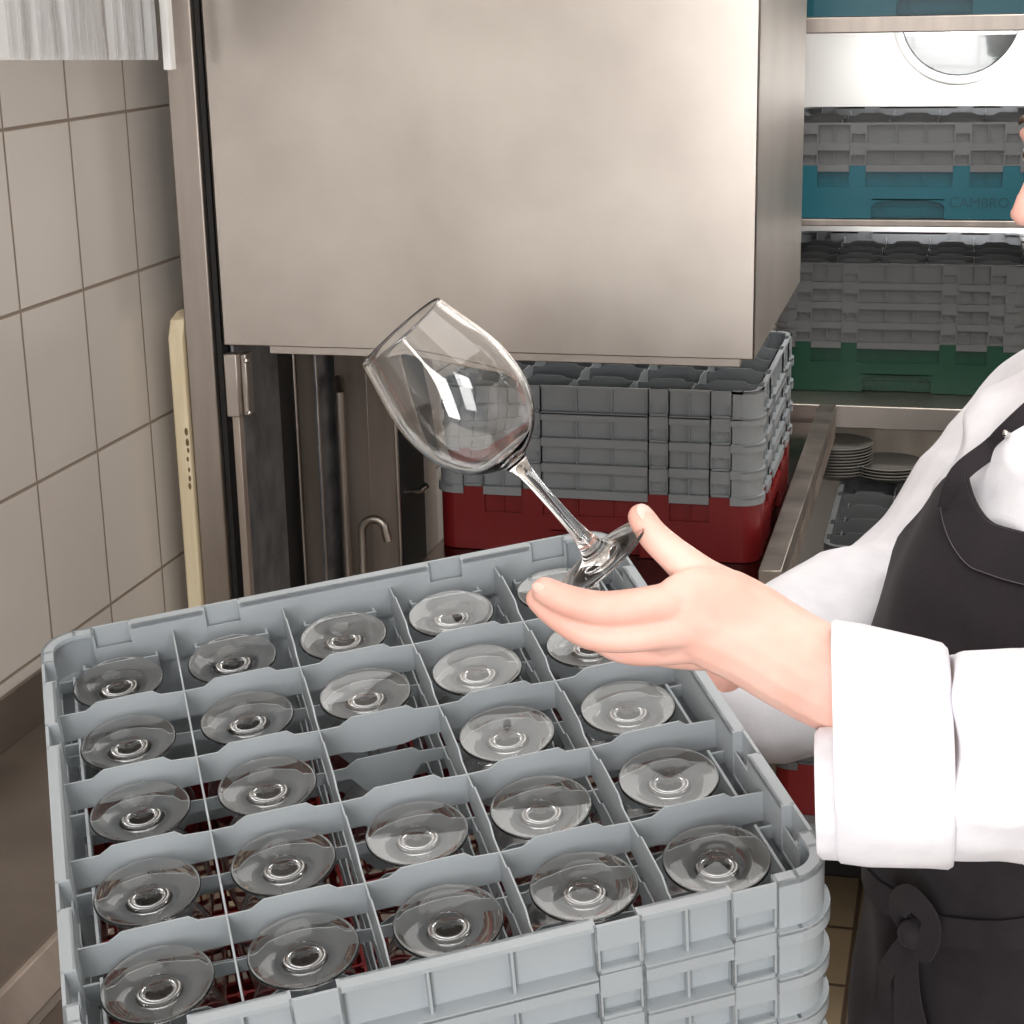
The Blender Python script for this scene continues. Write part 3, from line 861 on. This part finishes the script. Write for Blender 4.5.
for s_ in (-1, 1):
    hip = B(.47, 1.38, .86) + ld * (.085 * s_)
    chain(Cm, [(hip, .085), (hip + Vector((0, 0, -.38)) + fd * .02, .056), (hip + Vector((0, 0, -.76)) - fd * .005, .038), (Vector((hip.x, hip.y, .055)) - fd * .005, .036)])
    chain(Cm, [(Vector((hip.x, hip.y, .045)) - fd * .03, .034), (Vector((hip.x, hip.y, .04)) + fd * .07, .032), (Vector((hip.x, hip.y, .03)) + fd * .14, .022)])
# upper arms
nsh = B(.580, 1.265, 1.31); nel = P(1165, 790, 1.15)
fsh = B(.482, 1.56, 1.283)
chain(Cm, [(nsh, .050), (nsh.lerp(nel, .5), .044), (nel, .040)])
chain(Cm, [(fsh, .050), (fsh.lerp(el, .5), .042), (el, .038)])
bodyC = remeshed(Cm, .005, 4)
allb = MB()
for me in (bodyA, bodyB, bodyC):
    q = as_mb(me); allb.add(q.v, q.f)
e = empty('person', (B(.47, 1.38, 0)), None, 'person in white jacket and black apron, holding up a wine glass', 'person')
PERSON = e
inv = Matrix.Translation(-e.location)
def pb(mb, name, mat, parent=None, **kw):
    mb.v = [inv @ v for v in mb.v] if parent is None or parent is e or True else mb.v
    return mb.build(name, mat, parent or e, **kw)
body = pb(allb, 'body', M['skin'], smooth=180)
# nails
def nail(px, py, d, along, face, w_, l_):
    a = (P(*along) - P(px, py, d)).normalized(); n_ = face - a * face.dot(a); n_.normalize(); s_ = n_.cross(a)
    X_ = Matrix((a, s_, n_)).transposed()
    pb(MB().ball(P(px, py, d), (l_, w_, .0012), X_, 16), 'fingernail', M['nail'], smooth=180)
nail(644.5, 512.5, 1.1245, (636, 500, 1.127), (-CF * 1.0 + CR * .45 + CU * .25), .0052, .0066)
nail(540, 589, 1.0945, (530, 583, 1.096), (-CF * 1.0 - CR * .25 - CU * .1), .0036, .0058)
# face
for s_ in (-1, 1):
    c = HC + fh * .077 + lh * (.030 * s_) + Vector((0, 0, .012))
    ey = pb(MB().ball(c, .0125, None, 20), 'eye', M['eye'], smooth=180)
    pb(MB().ball(c + fh * .0075, (.006, .0058, .0058), HX, 16), 'iris', M['iris'], ey, smooth=180)
    br = [HC + fh * (.093 - .012 * abs(q - .35)) + lh * (s_ * (.012 + .036 * q)) + Vector((0, 0, .034 + .005 * math.sin(PI * q))) for q in (0, .25, .5, .75, 1)]
    pb(MB().tube(br, [.002, .003, .003, .0025, .001], 8), 'eyebrow', M['hair'], smooth=180)
ls = [HC + fh * (.0905 - .006 * abs(q)) + lh * (.021 * q) - Vector((0, 0, .060)) for q in (-1, -.6, -.2, .2, .6, 1)]
pb(MB().tube(ls, [.001, .0035, .0045, .0045, .0035, .001], 8), 'mouth', M['lip'], smooth=180)
hm = MB(); hm.ball(HC - fh * .012 + Vector((0, 0, .026)), (.098, .083, .097), HX, 30)
hm.v = [v - fh * max(0, (v - HC).dot(fh) - .045) * .9 + Vector((0, 0, max(0, -(v - HC).z - .02) * .4 if (v - HC).dot(fh) > -.03 else 0)) for v in hm.v]
hm.ball(HC - fh * .10 + Vector((0, 0, .03)), (.036, .038, .038), HX, 20)
#print('PX', [tuple(round(c) for c in ((512+F*(q-EYE).dot(CR)/(q-EYE).dot(CF)), 512-F*(q-EYE).dot(CU)/(q-EYE).dot(CF))) for q in (wr, el, fsh, nsh)])
pb(hm, 'hair', M['hair'], smooth=180)

# --- jacket
J = MB()
JR = [(.86, .470, 1.33, .185, .143), (.90, .469, 1.33, .182, .143), (1.0, .455, 1.33, .168, .138), (1.10, .447, 1.33, .160, .134), (1.20, .465, 1.33, .165, .135), (1.28, .495, 1.33, .172, .126), (1.325, .502, 1.33, .168, .100), (1.352, .504, 1.33, .115, .076), (1.375, .505, 1.33, .070, .066)]
J.loft([ring(*q) for q in JR])
chain(J, [(B(.47, 1.42, 1.285), .060), (fsh, .056), (fsh.lerp(el, .35), .058), (fsh.lerp(el, .75), .060), (el, .065), (el.lerp(wr, .3), .061), (el.lerp(wr, .66), (.056, .05))], dome=False, sub=5)
chain(J, [(nsh + ld * .06, .062), (nsh, .064), (nsh.lerp(nel, .5), .064), (nel, (.066, .060)), (1060, 768, 1.11, (.066, .056)), (1010, 758, 1.10, (.0655, .054)), (940, 752, 1.098, (.067, .052))], dome=False, sub=5)
jm = as_mb(remeshed(J, .004, 5))
def fold(p):
    a = noise.noise(Vector((p.x * 9, p.y * 9, p.z * 16)))
    b = noise.noise(Vector((p.x * 24 + 5, p.y * 24, p.z * 30)))
    return .0085 * (1 - 2.2 * abs(a)) + .0022 * b
def displace(mb, fn, amt=1):
    me = bpy.data.meshes.new('t'); me.from_pydata([tuple(v) for v in mb.v], [], mb.f); me.update()
    ns = [Vector(v.normal) for v in me.vertices]
    mb.v = [v + n_ * (fn(v) * amt) for v, n_ in zip(mb.v, ns)]
    bpy.data.meshes.remove(me)
    return mb
jacket_mb = displace(jm, fold)
jacket = pb(jacket_mb, 'jacket', M['cloth_white'], smooth=180)
# turned-back cuffs
def cuff(rings, name, up=Vector((0, 0, 1)), th=.0022, seg=72, wr_=1.0, ph=0):
    """rings: (centre, r_up, r_side, axis) ; an open band with inner face and rolled lips"""
    out, inn = [], []
    for i, (c, ru, rs, ax_) in enumerate(rings):
        ax_ = ax_.normalized(); u = (up - ax_ * up.dot(ax_)).normalized(); w_ = ax_.cross(u)
        ro, ri = [], []
        for k in range(seg):
            a = 2 * PI * k / seg
            q = 1 + wr_ * (.018 * math.sin(3 * a + ph + i * .35) + .012 * math.sin(7 * a + 1.3 - i * .5) + .006 * math.sin(13 * a + i))
            ro.append(c + u * (ru * q * math.cos(a)) + w_ * (rs * q * math.sin(a)))
            ri.append(c + u * ((ru * q - th) * math.cos(a)) + w_ * ((rs * q - th) * math.sin(a)))
        out.append(ro); inn.append(ri)
    mb = MB(); mb.loft(out + inn[::-1] + [out[0]], caps=False)
    o = pb(mb, name, M['cloth_white'], jacket, smooth=60)
    o.matrix_parent_inverse = Matrix.Identity(4)
    return o
rv_ = ray(850, 745).normalized(); axn = CR.copy(); axn = (axn - rv_ * axn.dot(rv_)).normalized()
cuff([(P(x, y, d), hh * d / F, sd, axn) for x, y, d, hh, sd in ((834, 740, 1.095, 116, .058), (838, 741, 1.095, 119, .060), (865, 745, 1.096, 119, .060), (895, 749, 1.097, 117, .059), (925, 753, 1.098, 115, .058), (945, 756, 1.098, 113, .057), (950, 757, 1.098, 109, .054))], 'turned_back_cuff', up=CU)
cuff([(P(x, y, d), hh * d / F, .040, axn) for x, y, d, hh in ((816, 793, 1.10, 58), (821, 793, 1.10, 63), (850, 792, 1.10, 66), (890, 788, 1.10, 68))], 'sleeve_lining', up=CU, wr_=2.0)
axf = (el - wr).normalized(); rv_ = ray(745, 704).normalized(); axf = (axf - rv_ * axf.dot(rv_) * 1.05).normalized()
cuff([(P(x, y, d), ru, rs, axf) for x, y, d, ru, rs in ((724, 708, 1.462, .047, .034), (728, 708, 1.464, .051, .037), (758, 704, 1.478, .056, .041), (795, 692, 1.50, .058, .047), (825, 683, 1.52, .061, .050), (833, 680, 1.527, .054, .046))], 'turned_back_cuff', ph=1.0)
# collar
cr_ = []
for z, ex in ((1.362, .006), (1.385, .004), (1.405, .010), (1.404, .014), (1.380, .020), (1.366, .022)):
    cr_.append([B(.505, 1.335, z) + fd * ((.066 + ex) * math.cos(2 * PI * k / 40) + .012 * max(0, math.cos(2 * PI * k / 40))) + ld * ((.068 + ex) * math.sin(2 * PI * k / 40)) - Vector((0, 0, .022 * max(0, math.cos(2 * PI * k / 40)) ** 2)) for k in range(40)])
pb(MB().loft(cr_, caps=False), 'collar', M['cloth_white'], jacket, smooth=60)

# --- apron
def interp(tab, z):
    for p, q in zip(tab, tab[1:]):
        if p[0] <= z <= q[0]:
            t_ = (z - p[0]) / (q[0] - p[0]); return [p[k] + (q[k] - p[k]) * t_ for k in range(len(p))]
    return list(tab[0] if z < tab[0][0] else tab[-1])
AT = [(.42, .462, 1.33, .215, .185), (.70, .466, 1.33, .205, .170), (.86, .468, 1.33, .195, .158), (.93, .463, 1.33, .186, .152), (1.0, .452, 1.33, .184, .158), (1.10, .445, 1.33, .182, .162), (1.20, .462, 1.33, .180, .154), (1.30, .497, 1.33, .186, .140)]
def apoint(th, z, off=0):
    _, r, h, a, b = interp(AT, z)
    c = B(r, h, z)
    f_ = .0035 * math.sin(th * 7 + z * 9) + .002 * math.sin(th * 13 - z * 14) + .003 * noise.noise(Vector((th * 3, z * 9, 0)))
    f_ *= 1 + max(0, (.95 - z)) * 3
    q = off + f_
    return c + fd * ((b + q) * math.cos(th)) + ld * ((a + q) * math.sin(th))
def top_z(th):
    d_ = math.degrees(th)
    return 1.266 + .036 * max(0, (abs(d_ + 7) - 14) / 19) ** 1.6
def sheet(fn, nu, nv, th=.0018):
    out = [[fn(i / nu, j / nv, 0) for i in range(nu + 1)] for j in range(nv + 1)]
    inn = [[fn(i / nu, j / nv, -th) for i in range(nu + 1)] for j in range(nv + 1)]
    mb = MB(); n = nu + 1
    mb.v = [p for r in out for p in r] + [p for r in inn for p in r]; o_ = n * (nv + 1)
    for j in range(nv):
        for i in range(nu):
            a = j * n + i
            mb.f.append((a, a + 1, a + n + 1, a + n)); mb.f.append((o_ + a, o_ + a + n, o_ + a + n + 1, o_ + a + 1))
    for i in range(nu):
        a = i; mb.f.append((a, o_ + a, o_ + a + 1, a + 1)); a = nv * n + i; mb.f.append((a, a + 1, o_ + a + 1, o_ + a))
    for j in range(nv):
        a = j * n; mb.f.append((a, a + n, o_ + a + n, o_ + a)); a = j * n + nu; mb.f.append((a, o_ + a, o_ + a + n, a + n))
    return mb
def apron_fn(u, v, off):
    # v 0 hem .. 1 bib top
    zt = 1.285
    z = .42 + (zt - .42) * v
    q_ = 0 if z < 1.02 else min(1, (z - 1.02) / .26) ** 1.25
    lo, hi = 112 - 72 * q_, 112 - 86 * q_
    th = math.radians(-lo + (lo + hi) * u)
    t2 = top_z(math.radians((-40 + 66 * u)))
    if z > 1.15: z = 1.15 + (z - 1.15) * (t2 - 1.15) / (zt - 1.15)
    return apoint(th, z, .004 + off)
ap = pb(sheet(apron_fn, 120, 90), 'apron', M['apron'], smooth=60)
# hem band along the bib top, stitched
def bib_fn(u, v, off):
    th = math.radians(-40 + 66 * u)
    return apoint(th, top_z(th) - .034 + .034 * v, .0062 + off)
pb(sheet(bib_fn, 50, 6, .0012), 'bib_hem', M['apron'], ap, smooth=60)
st_ = [bib_fn(i / 60, .03, .0006) for i in range(61)]
pb(MB().tube(st_, .0004, 6), 'stitching', M['stitch'], ap, smooth=180)
def ribbon(pts, w_, nrm, name, parent, mat=None, th=.0016):
    pts = [Vector(p) for p in pts]; rings = []
    for i, p in enumerate(pts):
        t_ = (pts[min(len(pts) - 1, i + 1)] - pts[max(0, i - 1)]).normalized()
        n_ = nrm[i] if isinstance(nrm, list) else nrm
        s_ = t_.cross(n_).normalized() * (w_ / 2); n_ = s_.cross(t_).normalized() * th
        rings.append([p - s_, p + s_, p + s_ + n_, p - s_ + n_])
    return pb(MB().loft(rings), name, mat or M['apron'], parent, smooth=40)
c1 = bib_fn(.955, .8, .002)
def spl(pts, k=6):
    out = []
    for i in range(len(pts) - 1):
        a, b, c, d = pts[max(0, i - 1)], pts[i], pts[i + 1], pts[min(len(pts) - 1, i + 2)]
        for j in range(k):
            t_ = j / k
            out.append(.5 * (2 * b + (c - a) * t_ + (2 * a - 5 * b + 4 * c - d) * t_ ** 2 + (3 * b - a - 3 * c + d) * t_ ** 3))
    return out + [pts[-1]]
from mathutils.bvhtree import BVHTree
_bv = BVHTree.FromPolygons([v + e.location for v in jacket_mb.v], jacket_mb.f)
def onj(px, py, off=.004):
    d_ = ray(px, py).normalized(); h_ = _bv.ray_cast(EYE, d_)
    return (h_[0] - d_ * off) if h_[0] is not None else P(px, py, 1.38)
sp = spl([bib_fn(.945, .25, .001), bib_fn(.955, .95, .003), onj(990, 449, .005), onj(1004, 435), onj(1024, 416), onj(1046, 397), onj(1068, 380), B(.505, 1.33, 1.385) + ld * .062 - fd * .03])
ribbon(sp, .0155, -CF, 'neck_strap', ap)
c2 = bib_fn(.045, .8, .002)
ribbon(spl([c2, nsh.lerp(B(.505, 1.33, 1.36), .55) + Vector((0, 0, .04)) + fd * .02, B(.505, 1.33, 1.39) - ld * .06 - fd * .05]), .026, -CF, 'neck_strap', ap)
pb(MB().ball(onj(1006, 433, .007), (.0035, .0055, .0035), None, 12), 'strap_buckle', M['chrome'], ap, smooth=180)
# waist tie with its knot and hanging ends
tw = [apoint(math.radians(a), 1.005 - .08 * math.cos(math.radians(a - 30)) ** 2 * (1 if a > 30 else 1), .009) for a in range(110, -100, -6)]
ribbon(tw, .024, [(p - B(.46, 1.33, p.z)).normalized() for p in tw], 'waist_tie', ap)
K = min((p for p in tw if (p - B(.46, 1.33, p.z)).dot(CF) < -.02), key=lambda p: abs((p - EYE).dot(CR) / (p - EYE).dot(CF) * F + 512 - 936))
nk = (K - B(.46, 1.33, K.z)).normalized(); sk = Vector((-nk.y, nk.x, 0))
if sk.dot(CR) < 0: sk = -sk
K = K + nk * .010 + Vector((0, 0, .008))
lp = spl([K + sk * -.006 + Vector((0, 0, -.012)), K + sk * -.020 + nk * .004 + Vector((0, 0, .002)), K + sk * .002 + nk * .010 + Vector((0, 0, .024)), K + sk * .026 + nk * .008 + Vector((0, 0, .014)), K + sk * .016 + nk * .006 + Vector((0, 0, -.014)), K + Vector((0, 0, -.014)) + nk * .006], 6)
ribbon(lp, .022, nk, 'tie_loop', ap, th=.002)
pb(MB().ball(K + nk * .004 + Vector((0, 0, -.010)), (.013, .013, .012), None, 16), 'tie_knot', M['apron'], ap, smooth=180)
def hang(dx, w_, L_, bend):
    pts = [K + nk * (.006 + .004 * math.sin(i)) + sk * (dx * min(1, i / 3) + bend * i * i * .0004) - Vector((0, 0, .012 + L_ * i / 8)) for i in range(9)]
    ribbon(spl(pts, 3), w_, nk, 'tie_end', ap)
hang(.016, .018, .20, 1); hang(-.002, .022, .24, 0); hang(-.026, .016, .13, -1)
# trousers and shoes
for s_ in (-1, 1):
    hip = B(.47, 1.38, .86) + ld * (.085 * s_)
    mb = MB(); chain(mb, [(hip + Vector((0, 0, .03)), .098), (hip + Vector((0, 0, -.38)) + fd * .02, .074), (hip + Vector((0, 0, -.76)) - fd * .005, .062)], dome=False)
    pb(mb, 'trouser_leg', M['trouser'], smooth=180)
    mb = MB(); q = Vector((hip.x, hip.y, .0))
    chain(mb, [(q - fd * .035 + Vector((0, 0, .048)), (.046, .042)), (q + fd * .06 + Vector((0, 0, .042)), (.040, .046)), (q + fd * .15 + Vector((0, 0, .030)), (.028, .040))])
    mb.v = [Vector((v.x, v.y, max(0.001, v.z))) for v in mb.v]
    pb(mb, 'shoe', M['black'], smooth=180)

#PEND
# ------------------------------------------------------------------ light
def area(name, loc, tgt, size, power, col=(1, 1, 1), sy=None):
    L = bpy.data.lights.new(name, 'AREA'); L.energy = power; L.color = col
    L.shape = 'RECTANGLE'; L.size = size; L.size_y = sy or size
    o = bpy.data.objects.new(name, L); COL.objects.link(o)
    d = Vector(tgt) - Vector(loc)
    o.matrix_world = Matrix.Translation(Vector(loc)) @ d.to_track_quat('-Z', 'Y').to_matrix().to_4x4()
    return o
W = bpy.data.worlds.new('world'); SC.world = W; W.use_nodes = True
W.node_tree.nodes['Background'].inputs[0].default_value = (.93, .96, 1, 1)
W.node_tree.nodes['Background'].inputs[1].default_value = .5
area('softbox', (-.02, -1.15, 1.34), (-.2, 1.6, 1.25), .6, 44, (1, .985, .97), 1.7)
area('key_light', (.95, -.35, 2.25), (-.1, 1.6, 1.0), .4, 6, (1, .985, .96), .4)
area('ceiling_fill', (-.1, .9, 2.47), (-.1, .9, 0), 1.5, 12, (1, .985, .96), 1.3)  # added unseen panel, sends light down through the glasses into the rack cells
area('ceiling_fill', (-.35, 2.75, 2.47), (-.35, 2.75, 0), 1.3, 12, (1, .985, .96), 1.2)  # added unseen panel, gives the glass feet something bright to reflect
area('ceiling_fill', (.5, 3.45, 2.47), (.3, 3.9, 1.4), 1.2, 26, (1, .99, .97), .3)
area('wall_fill', (.15, 3.80, S7Z - .045), (.15, 3.95, S7Z - .14), .7, 2.4, (1, 1, 1), .03)  # added strip hidden below the upper shelf, whitens the wall behind
area('wall_fill', (.15, 3.86, S4Z - .03), (.15, 3.95, S4Z - .08), .7, 1.2, (1, 1, 1), .03)  # same added wall brightener below the middle shelf, no real fitting
SC.cycles.max_bounces = 16
SC.cycles.transmission_bounces = 14
SC.cycles.transparent_max_bounces = 16
SC.cycles.use_denoising = True
